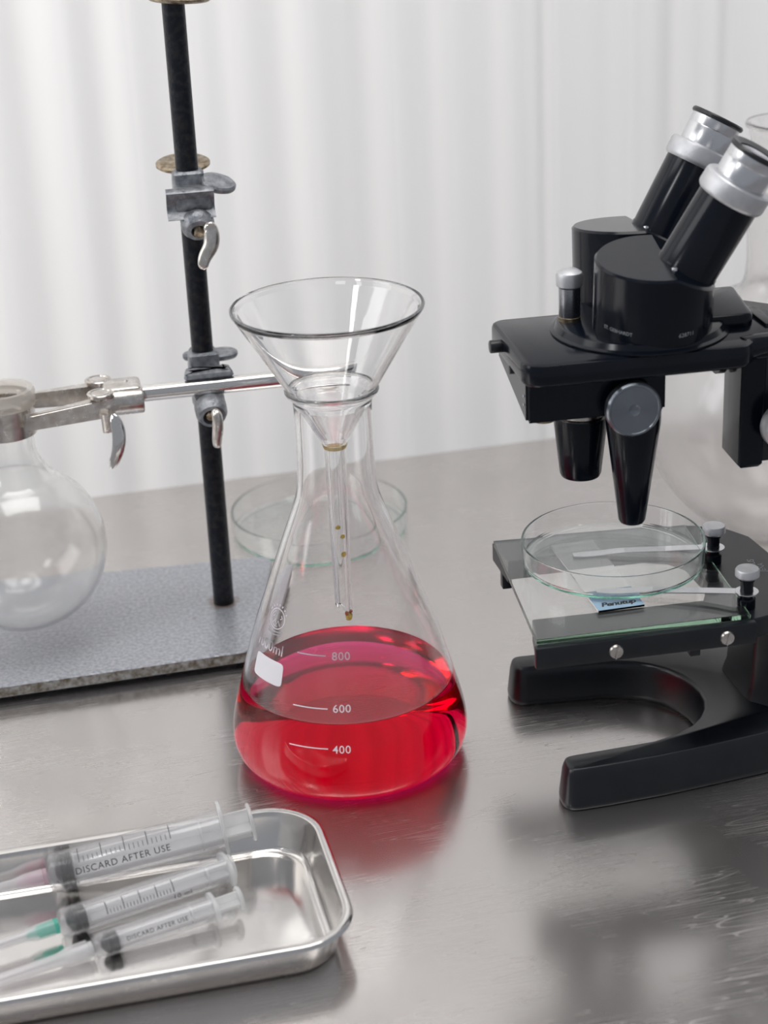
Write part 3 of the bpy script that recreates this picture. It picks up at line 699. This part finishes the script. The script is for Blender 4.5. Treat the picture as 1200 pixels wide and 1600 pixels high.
# clip posts
for x, y in ((.0510, .0125), (.0492, -.0445)):
    bm = bmesh.new(); lathe(bm, [(0, .0950), (.0046, .0950), (.0048, .0960), (.0048, .1020), (.0042, .1026), (.0034, .1026), (.0034, .1120), (.0040, .1122), (.0040, .1140), (0, .1140)], 32, Matrix.Translation((x + (.0010), y, 0)))
    obj('clip_post', bm, BLACK, ms)
    bm = bmesh.new(); lathe(bm, [(0, .1140), (.0050, .1140), (.0064, .1152), (.0064, .1182), (.0058, .1192), (0, .1192)], 40, Matrix.Translation((x + .001, y, 0)))
    obj('clip_knob', bm, MATT_ALU, ms)
def clip(x, y, pts):
    bm = bmesh.new(); L_ = []
    path = bez(pts, 10)
    for i, p in enumerate(path):
        w_ = .0032 if i < len(path) - 6 else .0032 - .0002 * (i - len(path) + 6)
        t = (path[min(i + 1, len(path) - 1)] - path[max(0, i - 1)]); t.z = 0; t.normalize(); n_ = Vector((-t.y, t.x, 0))
        L_.append([bm.verts.new(p + n_ * w_ + Vector((0, 0, dz))) for dz in (0, .0005)] + [bm.verts.new(p - n_ * w_ + Vector((0, 0, dz))) for dz in (.0005, 0)])
    for A, B in zip(L_, L_[1:]):
        for k in range(4): bm.faces.new((A[k], A[(k + 1) % 4], B[(k + 1) % 4], B[k]))
    bm.faces.new(L_[0]); bm.faces.new(list(reversed(L_[-1])))
    lathe(bm, [(.0036, 0), (.0062, 0), (.0062, .0006), (.0036, .0006)], 32, Matrix.Translation((x, y, pts[0][2])), closed=True)
    obj('stage_clip', bm, ALU, ms)
clip(.0502, -.0445, [(.0450, -.0430, .1055), (.0300, -.0350, .1040), (.0050, -.0250, .1025), (-.0120, -.0200, .1013), (-.0235, -.0175, .1017)])
clip(.0520, .0125, [(.0470, .0140, .1055), (.0300, .0200, .1040), (.0050, .0260, .1025), (-.0120, .0285, .1013), (-.0235, .0290, .1017)])
# engraving on the stage
def flat_text(s, size, x, y, z, rot, mat_, parent, name, bold=0):
    bm = text_bm(s, size, 1.0, bold=bold); m_ = Matrix.Translation((x, y, z)) @ rotz(rot)
    bmesh.ops.transform(bm, matrix=m_, verts=bm.verts); return obj(name, bm, mat_, parent, smooth=False)
flat_text('AUS', .0055, .0722, .0055, .0968, R(80), LETTER, ms, 'engraving'); flat_text('JENA', .0050, .0755, -.0010, .0968, R(80), LETTER, ms, 'engraving')
# arm
AT = .2400
poly = rounded([(-.0665, -.0405), (.0470, -.0405), (.0560, -.0300), (.0900, -.0300), (.0900, .0180), (.0680, .0390), (-.0665, .0400)], [.011, .004, .002, .002, .002, .003, .009], 6)
bm = bmesh.new(); prism(bm, poly, [(.2280, .0016), (.2290, .0004), (.2300, 0), (.2378, 0), (.2392, .0006), (.2400, .0020)])
obj('arm_plate', bm, BLACK, ms)
bm = bmesh.new(); prism(bm, rounded([(.0200, -.0120), (.0610, -.0120), (.0680, .0385), (.0200, .0385)], [.002, .006, .004, .002], 5), [(.2395, 0), (.2455, 0), (.2466, .0006), (.2472, .0018)])
obj('arm_mount_block', bm, BLACK, ms)
# nose box (wedge : deeper towards the front)
def hexa(bm, a, zb, zt):
    A = [bm.verts.new((x, y, z)) for (x, y), z in zip(a, zb)]; B = [bm.verts.new((x, y, z)) for (x, y), z in zip(a, zt)]; n = len(a)
    for i in range(n): bm.faces.new((A[i], A[(i + 1) % n], B[(i + 1) % n], B[i]))
    bm.faces.new(list(reversed(A))); bm.faces.new(B)
bm = bmesh.new(); hexa(bm, [(-.0640, -.0310), (.0085, -.0310), (.0085, .0300), (-.0630, .0340)], [.2058, .2058, .2080, .2210], [.229] * 4)
bmesh.ops.bevel(bm, geom=list(bm.edges), offset=.0018, segments=3, affect='EDGES')
obj('nosepiece_housing', bm, BLACK, ms)
bm = bmesh.new(); cyl(bm, (-.0660, .0120, .2345), (-.0725, .0120, .2345), .0034, bev=.0006); obj('locking_pin', bm, RUBBER, ms)
bm = bmesh.new(); cyl(bm, (-.0620, -.0050, .2270), (-.0665, -.0050, .2270), .0022, bev=.0004); obj('locking_pin', bm, RUBBER, ms)
for z in (.2200, .2155):
    bm = bmesh.new(); cyl(bm, (-.0635, -.0260, z), (-.0643, -.0260, z), .0008, seg=16); obj('pin_hole', bm, ALU, ms)
# magnification knob
bm = bmesh.new(); cyl(bm, (-.0110, -.0305, .2120), (-.0110, -.0345, .2120), .0120); obj('knob_shaft', bm, BLACK, ms)
bm = bmesh.new(); lathe(bm, [(0, 0), (.0128, 0), (.0140, .0008), (.0142, .0052), (.0134, .0064), (.0126, .0066), (.0122, .0062), (.0030, .0062), (.0022, .0056), (0, .0054)], 72, axis_m((-.0110, -.0345, .2120), (0, -1, 0)))
def anis():
    m, nt, b = mat('spun_steel_disc'); L = nt.links
    b.inputs['Base Color'].default_value = (.24, .26, .29, 1); b.inputs['Metallic'].default_value = 1; b.inputs['Roughness'].default_value = .28; b.inputs['Anisotropic'].default_value = .92; b.inputs['Anisotropic Rotation'].default_value = .25
    tg = N(nt, 'ShaderNodeTangent', direction_type='RADIAL', axis='Z'); L.new(tg.outputs[0], b.inputs['Tangent'])
    return m
SPUN = anis()
bm.free()
bm = bmesh.new(); lathe(bm, [(0, 0), (.0128, 0), (.0140, .0008), (.0142, .0052), (.0134, .0064), (.0126, .0066), (.0122, .0062), (.0030, .0062), (.0022, .0056), (0, .0054)], 72)
obj('magnification_knob', bm, SPUN, ms, loc=(-.0110, -.0345, .2120), rot=(R(90), 0, 0))
# objectives
bm = bmesh.new(); lathe(bm, [(0, .1385), (.0050, .1385), (.0062, .1390), (.0071, .1405), (.0143, .1950), (.0146, .2070), (0, .2070)], 56, Matrix.Translation((-.0030, -.0130, 0)))
obj('objective_tube', bm, BLACK, ms)
bm = bmesh.new(); lathe(bm, [(0, .1568), (.0088, .1568), (.0104, .1574), (.0112, .1592), (.0143, .1880), (.0143, .1915), (0, .1915)], 56, Matrix.Translation((-.0235, .0140, 0)))
obj('objective_tube', bm, BLACK, ms)
bm = bmesh.new(); lathe(bm, [(0, .1910), (.0126, .1910), (.0130, .1930), (.0130, .2000), (.0118, .2005), (.0118, .2080), (0, .2080)], 48, Matrix.Translation((-.0235, .0140, 0)))
obj('objective_ring', bm, NICKEL_WORN, ms)
bm = bmesh.new(); lathe(bm, [(0, .2000), (.0060, .2000), (.0064, .2010), (.0064, .2090), (0, .2090)], 32, Matrix.Translation((-.0500, -.0100, 0)))
obj('blank_port', bm, BRASS, ms)
# flange
bm = bmesh.new(); lathe(bm, [(0, .2398), (.0455, .2398), (.0460, .2404), (.0460, .2412), (.0440, .2420), (.0430, .2436), (.0424, .2446), (.0408, .2452), (0, .2452)], 96, Matrix.Translation((.0045, .0030, 0)))
obj('rotating_flange', bm, BLACK, ms)
# silver knurled clamping screw on the flange
kx, ky = -.0300, .0120
bm = bmesh.new(); lathe(bm, [(0, .2450), (.0058, .2450), (.0058, .2470), (.0052, .2474), (0, .2474)], 32, Matrix.Translation((kx, ky, 0))); obj('screw_foot', bm, BRASS, ms)
bm = bmesh.new(); lathe(bm, [(0, .2472), (.0054, .2472), (.0056, .2480), (.0056, .2625), (.0048, .2632), (0, .2632)], 40, Matrix.Translation((kx, ky, 0))); obj('clamp_screw', bm, DARK_STEEL, ms)
bm = bmesh.new(); lathe(bm, [(0, .2630), (.0062, .2630), (.0069, .2637), (.0070, .2690), (.0064, .2705), (.0040, .2720), (0, .2724)], 48, Matrix.Translation((kx, ky, 0))); obj('clamp_screw_cap', bm, MATT_ALU, ms)
# twin bodies
def body(cx, cy, tilt, ext, first):
    """prism drum + inclined tube, built in its own tilted frame, as parts of the microscope"""
    B = Matrix.Translation((cx, cy, .2500)) @ rotz(R(-5)) @ Matrix.Rotation(tilt, 4, 'X')
    Rd, H, xc = .0302, .0325, .0045
    tl = R(28.5)                                   # slope of the cut plane
    bm = bmesh.new(); n = 96; bot = []; top = []; bev = []
    for i in range(n):
        a = 2 * pi * i / n; x, y = Rd * cos(a), Rd * sin(a)
        bot.append(bm.verts.new((x, y, -.0065)))
        zt = H if x <= xc else H - (x - xc) * tan(tl)
        bev.append(bm.verts.new((x, y, zt - .0012)))
        k = 1 - .0012 / Rd; top.append((x * k, y * k))
    def zt(x): return H if x <= xc else H - (x - xc) * tan(tl)
    tv = [bm.verts.new((x, y, zt(x))) for x, y in top]
    for i in range(n):
        j = (i + 1) % n
        bm.faces.new((bot[i], bot[j], bev[j], bev[i])); bm.faces.new((bev[i], bev[j], tv[j], tv[i]))
    bm.faces.new(list(reversed(bot)))
    # cap : left D and inclined part
    left = [i for i in range(n) if top[i][0] <= xc]; right = [i for i in range(n) if top[i][0] > xc]
    left = sorted(left); r_hi = [i for i in right if i <= n // 2]; r_lo = [i for i in right if i > n // 2]
    ya = math.sqrt((Rd * (1 - .0012 / Rd)) ** 2 - xc ** 2)
    ra = bm.verts.new((xc, ya, H)); rb = bm.verts.new((xc, -ya, H))
    bm.faces.new([ra] + [tv[i] for i in left] + [rb])
    bm.faces.new([rb] + [tv[i] for i in r_lo] + [tv[i] for i in r_hi] + [ra])
    bmesh.ops.transform(bm, matrix=B, verts=bm.verts)
    obj('prism_housing', bm, BLACK, ms, angle=25)
    if first:
        def onb(th0, z0):
            def f(x, y):
                a = R(th0) + x / Rd; return B @ Vector(((Rd + .0001) * cos(a), (Rd + .0001) * sin(a), z0 + y))
            return f
        bm = map_verts(text_bm('ST. GEBHARDT', .0026, 1.0), onb(222, .0030)); obj('engraved_name', bm, LETTER, ms, smooth=False)
        bm = map_verts(text_bm('628711', .0030, 1.0), onb(291, .0025)); obj('serial_number', bm, LETTER, ms, smooth=False)
    ax = Vector((sin(tl), 0, cos(tl))); p = Vector((.0165, 0, zt(.0165)))
    T = B @ axis_m(p, ax)
    L0 = .0400 + ext
    bm = bmesh.new(); lathe(bm, [(0, -.006), (.0160, -.006), (.0160, .0010), (.0156, .0018), (.0156, L0), (0, L0)], 64, T); obj('eyepiece_tube', bm, BLACK, ms)
    # knurled collar
    bm = bmesh.new(); vs = lathe(bm, [(.0125, L0 - .0005), (.0166, L0 - .0005), (.0174, L0 + .0006), (.0177, L0 + .0016), (.0177, L0 + .0078), (.0172, L0 + .0090), (.0162, L0 + .0098), (.0125, L0 + .0096)], 180, None, closed=True)
    for v in vs:
        r_ = hypot(v.co.x, v.co.y)
        if r_ > .0175:
            k = int(round(atan2(v.co.y, v.co.x) / (2 * pi) * 180)) % 2
            if k: v.co.x *= .991; v.co.y *= .991
    bmesh.ops.transform(bm, matrix=T, verts=vs); obj('knurled_collar', bm, MATT_ALU, ms, angle=30)
    bm = bmesh.new(); lathe(bm, [(0, L0 + .008), (.0132, L0 + .008), (.0134, L0 + .0090), (.0134, L0 + .0190), (.0132, L0 + .0194), (.0134, L0 + .0198), (.0134, L0 + .0250), (0, L0 + .0245)], 64, T); obj('eyepiece_sleeve', bm, ALU, ms)
    bm = bmesh.new(); lathe(bm, [(.0095, L0 + .0243), (.0138, L0 + .0243), (.0145, L0 + .0250), (.0145, L0 + .0262), (.0138, L0 + .0270), (.0125, L0 + .0268), (.0095, L0 + .0256)], 64, T, closed=True); obj('eye_cap', bm, RUBBER, ms)
    bm = bmesh.new(); lathe(bm, [(0, L0 + .0262), (.005, L0 + .0260), (.0094, L0 + .0250), (.0094, L0 + .0246), (0, L0 + .0246)], 48, T); obj('eye_lens', bm, EYELENS, ms)
    bm = bmesh.new(); lathe(bm, [(0, 0), (.0016, 0), (.0013, .0010), (0, .0013)], 20, B @ Matrix.Translation((.0060, -.0155, H - .0006))); obj('tube_screw', bm, ALU, ms)
body(.0070, -.0110, R(7.5), 0, True)
body(.0130, .0480, R(-6.5), .0005, False)
# focusing slide and column
bm = bmesh.new(); prism(bm, rounded([(.0530, -.0185), (.0665, -.0185), (.0665, .0110), (.0540, .0110)], .002, 3), [(.1640, .002), (.1660, 0), (.2290, 0)]); obj('focus_slide', bm, BLACK, ms)
bm = bmesh.new(); box(bm, .0660, .0720, -.0150, .0150, .1660, .2420, .0008); obj('dovetail', bm, BLACK_MATT, ms)
bm = bmesh.new(); box(bm, .0715, .1050, -.0200, .0200, .1700, .2360, .003, 3); obj('focus_housing', bm, BLACK, ms)
bm = bmesh.new(); prism(bm, rounded([(.0980, -.0140), (.1260, -.0140), (.1260, .0140), (.0980, .0140)], .004, 4), [(.0235, -.004), (.05, 0), (.2250, 0), (.2280, .002)]); obj('column', bm, BLACK, ms)
bm = bmesh.new(); prism(bm, rounded([(.0600, -.0100), (.1020, -.0100), (.1020, .0100), (.0600, .0100)], .002, 3), [(.0850, 0), (.0950, 0)]); obj('stage_bracket', bm, BLACK, ms)
for s in (-1, 1):
    bm = bmesh.new(); lathe(bm, [(0, 0), (.0050, 0), (.0050, .006), (.0118, .0062), (.0128, .0075), (.0128, .0150), (.0120, .0162), (0, .0165)], 56, axis_m((.0735 if s < 0 else .0870, s * .0190, .1905), (0, s, 0))); obj('focus_knob', bm, MATT_ALU, ms)
bm = bmesh.new(); cyl(bm, (.0520, .0100, .2210), (.0480, .0100, .2210), .0120); obj('slide_stop', bm, BLACK_MATT, ms)
bm = bmesh.new(); cyl(bm, (.0480, -.0300, .2350), (.0640, -.0250, .2350), .0060, bev=.001); obj('arm_hinge', bm, BLACK, ms)

# specimen slide and dish on the stage
def mw(x, y, z): return MO + Vector((cos(MY) * x - sin(MY) * y, sin(MY) * x + cos(MY) * y, z))
sl = empty('microscope_slide', mw(-.0175, .0055, .1001), MY + R(2.5), 'thin glass slide with pale blue handwritten label lying on the glass stage under the dish', 'slide')
bm = bmesh.new(); box(bm, -.0127, .0127, -.0430, .0430, 0, .0011); obj('glass_strip', bm, GLASS, sl, smooth=False)
bm = bmesh.new(); box(bm, -.0127, .0127, -.0430, -.0215, .00112, .00122); obj('paper_label', bm, BLUE, sl, smooth=False)
bm = text_bm('Penutup', .0062, .92, bold=.00022); m_ = Matrix.Translation((.0004, -.0375, .00126)) @ Matrix(((1, .3, 0, 0), (0, 1, 0, 0), (0, 0, 1, 0), (0, 0, 0, 1)))
bmesh.ops.transform(bm, matrix=m_, verts=bm.verts); obj('handwriting', bm, BLACK_INK, sl, smooth=False)
petri('petri_dish', mw(-.0045, .0160, .1030), .0503, .0140, 'round glass petri dish on the glass stage of the black microscope')

# ---------------------------------------------------------------- steel tray and syringes
TA = R(12)
def tw(u, v, z=0): return Vector((cos(TA) * u - sin(TA) * v, sin(TA) * u + cos(TA) * v, z))
tr = empty('instrument_tray', tw(.0212, .7400), TA, 'shallow shiny stainless steel tray with rounded corners holding the syringes', 'tray')
def rr(hx, hy, r, n=10):
    out = []
    for cx, cy, a0 in ((hx - r, hy - r, 0), (-hx + r, hy - r, 90), (-hx + r, -hy + r, 180), (hx - r, -hy + r, 270)):
        for k in range(n + 1):
            a = (a0 + 90 * k / n) * pi / 180; out.append((cx + r * cos(a), cy + r * sin(a)))
    return out
bm = bmesh.new(); rings = []
HX, HY, RC = .1050, .0615, .0290
def ring(d, z): rings.append([bm.verts.new((x, y, z)) for x, y in rr(HX - d, HY - d, max(.006, RC - d * .75))])
for d, z in ((.0175, .0022), (.0150, .0012), (.0120, .0006), (.0100, .0012), (.0085, .0030), (.0055, .0180), (.0045, .0205), (.0020, .0212), (.0006, .0206), (0, .0190), (.0006, .0186), (.0014, .0200), (.0024, .0204), (.0040, .0197),
             (.0047, .0178), (.0077, .0030), (.0092, .0004), (.0120, -.0002), (.0160, .0004), (.0185, .0014)): ring(d, z + .0004)
rings = rings
n = len(rings[0])
for A, B in zip(rings, rings[1:]):
    for i in range(n): bm.faces.new((A[i], A[(i + 1) % n], B[(i + 1) % n], B[i]))
bm.faces.new(rings[0]); bm.faces.new(list(reversed(rings[-1])))
obj('tray_body', bm, TRAY_STEEL, tr, angle=50)

def syringe(p0, p1, rad, label, hub, caplen, text, tsize, plunge, troll, thumb_r, seal=.010, wide_cap=False, grads=True, ears_up=False):
    """p0 tip end of the barrel, p1 flange end (axis points)."""
    p0 = Vector(p0); p1 = Vector(p1); Lb = (p1 - p0).length; d = (p1 - p0).normalized()
    e = empty('syringe', p0, 0, label, 'syringe', 'disposable syringes in the steel tray')
    # local x axis along barrel, z up
    x = d; y = Vector((0, 0, 1)).cross(x).normalized(); z = x.cross(y)
    e.rotation_euler = Matrix((x, y, z)).transposed().to_euler()
    AX = Matrix.Rotation(R(90), 4, 'Y')      # lathe z -> local x
    t = .0008
    bm = bmesh.new()
    lathe(bm, [(.0020, -.0085), (.0026, -.0085), (.0030, -.0012), (rad * .8, 0), (rad, .0022), (rad, Lb - .001), (rad - t, Lb - .001), (rad - t, .0026), (rad * .78, .0012), (.0016, -.0002), (.0014, -.0085)], 56, AX, closed=True)
    obj('barrel', bm, PLASTIC, e, angle=50)
    bm = bmesh.new(); fw_ = rad * 1.55; fh = rad * 1.02
    prism(bm, [((fw_ if ears_up else fh) * cos(a), (fh if ears_up else fw_) * sin(a)) for a in [2 * pi * k / 40 for k in range(40)]], [(Lb - .0012, .0004), (Lb - .0010, 0), (Lb + .0004, 0), (Lb + .0008, .0004)], AX)
    # leave a hole look: thicker ring
    obj('finger_flange', bm, PLASTIC_W, e)
    bm = bmesh.new()
    rs = rad - t * 1.05
    lathe(bm, [(0, .0030 + 0), (rs * .35, .0034), (rs * .8, .0052), (rs, .0062), (rs, .0072), (rs * .93, .0078), (rs * .93, .0090), (rs, .0096), (rs, .0104), (rs * .93, .0110), (rs * .93, .0060 + seal * .7), (rs, .0066 + seal * .7), (rs, .0062 + seal), (0, .0062 + seal)], 48, AX)
    obj('rubber_seal', bm, RUBBER, e)
    # plunger: cross ribs and thumb disc
    x0 = .0062 + seal; x1 = Lb + plunge; rp = rs * .86
    bm = bmesh.new(); box(bm, x0, x1, -rp, rp, -.0005, .0005); box(bm, x0, x1, -.0005, .0005, -rp, rp)
    for xx in (x0 + .0006, Lb - .012): cyl(bm, (xx, 0, 0), (xx + .001, 0, 0), rp * .98, seg=32)
    obj('plunger_rod', bm, PLASTIC_W, e, smooth=False)
    bm = bmesh.new(); lathe(bm, [(0, x1), (thumb_r * .94, x1), (thumb_r, x1 + .0005), (thumb_r, x1 + .0014), (thumb_r * .94, x1 + .0019), (0, x1 + .0019)], 48, AX); obj('thumb_rest', bm, PLASTIC_W, e)
    # needle hub and cap
    bm = bmesh.new(); lathe(bm, [(0, -.0165), (.0012, -.0165), (.0017, -.0120), (.0031, -.0105), (.0034, -.0030), (.0038, -.0026), (.0038, -.0010), (0, -.0010)], 32, AX); obj('needle_hub', bm, hub, e)
    cr = .0046 if wide_cap else .0036
    bm = bmesh.new(); lathe(bm, [(cr, -.0032), (cr + .0004, -.0032), (cr + .0002, -.012), (cr * .72, -.018), (cr * .62, -caplen), (cr * .3, -caplen - .0015), (0, -caplen - .0018), (0, -caplen - .001), (cr * .45, -caplen), (cr * .6, -.018), (cr * .86, -.012)], 32, AX)
    obj('needle_cap', bm, PLASTIC_CAP, e)
    bm = bmesh.new(); cyl(bm, (-.016, 0, 0), (-caplen + .003, 0, 0), .0004, seg=10); obj('needle', bm, CHROME, e)
    def onc(xc, roll):
        def f(a, b):
            th = R(roll) + b / rad          # b positive goes up and away
            return (xc + a, -(rad + .00008) * cos(th), (rad + .00008) * sin(th))
        return f
    if text:
        bm = map_verts(text_bm(text[0], tsize, 1.12), onc(text[1], troll)); obj('printed_warning', bm, BLACK_INK, e, smooth=False)
    if grads:
        bm = bmesh.new()
        def mark(xx, b0, b1, w_):
            f = onc(0, troll); k = 8; rows = [[bm.verts.new(f(xx + s * w_, b0 + (b1 - b0) * i / k)) for s in (-1, 1)] for i in range(k + 1)]
            for A, B in zip(rows, rows[1:]): bm.faces.new((A[0], A[1], B[1], B[0]))
        g0, g1 = grads
        step = (g1 - g0) / 20
        for i in range(21):
            mark(g0 + i * step, .0042 * rad / .0105, (.0130 if i % 5 == 0 else .0072) * rad / .0105, .00014 if i % 5 else .0002)
        obj('graduation_scale', bm, BLACK_INK, e)
        bm = None
    return e
def tg(x, y, z): return (x, y, z)
# measured on the table plane: tip ends and flange ends of the three barrels
syringe((-.1745, .7640, .0132), (-.0885, .7842, .0222), .0103, 'largest clear syringe at the back of the tray with black seal and bold printed warning', PINK_HUB, .050,
        ('DISCARD AFTER USE', .0370, .0), .0047, .0135, 22, .0098, seal=.006, grads=(.016, .062), ears_up=True)
syringe((-.1640, .7265, .0100), (-.0860, .7640, .0120), .0074, 'middle clear syringe in the tray lying behind the smallest one with green needle hub', GREEN_HUB, .046,
        ('10 ml', .0600, .0), .0040, .0010, -6, .0068, seal=.006, grads=(.022, .056))
syringe((-.1455, .7095, .0082), (-.0905, .7330, .0115), .0062, 'smallest clear syringe at the front of the tray with plunger pulled and milky cap', PLASTIC_W, .048,
        ('DISCARD AFTER USE', .0300, .0), .0030, .0120, 28, .0062, seal=.005, wide_cap=True, grads=False)

# ---------------------------------------------------------------- sub-parts under the part that carries them
def kids(root, base): return [o for o in root.children if o.name.split('.')[0] == base]
def near(a, b):
    ca = sum((v.co for v in a.data.vertices), Vector()) / len(a.data.vertices); cb = sum((v.co for v in b.data.vertices), Vector()) / len(b.data.vertices)
    return (ca - cb).length
def hang(root, sub, base):
    for o in kids(root, sub):
        hosts = kids(root, base)
        o.parent = min(hosts, key=lambda h: near(h, o))
for sub in ('knurled_collar', 'eyepiece_sleeve', 'eye_cap', 'eye_lens'): hang(ms, sub, 'eyepiece_tube')
for sub in ('engraved_name', 'serial_number', 'tube_screw'): hang(ms, sub, 'prism_housing')
for sub in ('engraving', 'stage_front_bar', 'stage_lug', 'threaded_hole_plug'): hang(ms, sub, 'stage_plate')
hang(ms, 'clip_knob', 'clip_post'); hang(ms, 'pin_hole', 'nosepiece_housing')
for sub in ('clamp_screw_cap', 'screw_foot'): hang(ms, sub, 'clamp_screw')
hang(cl, 'rivet', 'clamp_body'); hang(st, 'foot', 'base_plate'); hang(sl, 'handwriting', 'paper_label')
for e in [o for o in COL.objects if o.name.split('.')[0] == 'syringe' and o.type == 'EMPTY']:
    hang(e, 'thumb_rest', 'plunger_rod'); hang(e, 'rubber_seal', 'plunger_rod')
    for sub in ('printed_warning', 'graduation_scale', 'finger_flange'): hang(e, sub, 'barrel')
for e in (ub, lb): hang(e, 'wing', 'wing_screw')
hang(cl, 'wing', 'wing_screw')
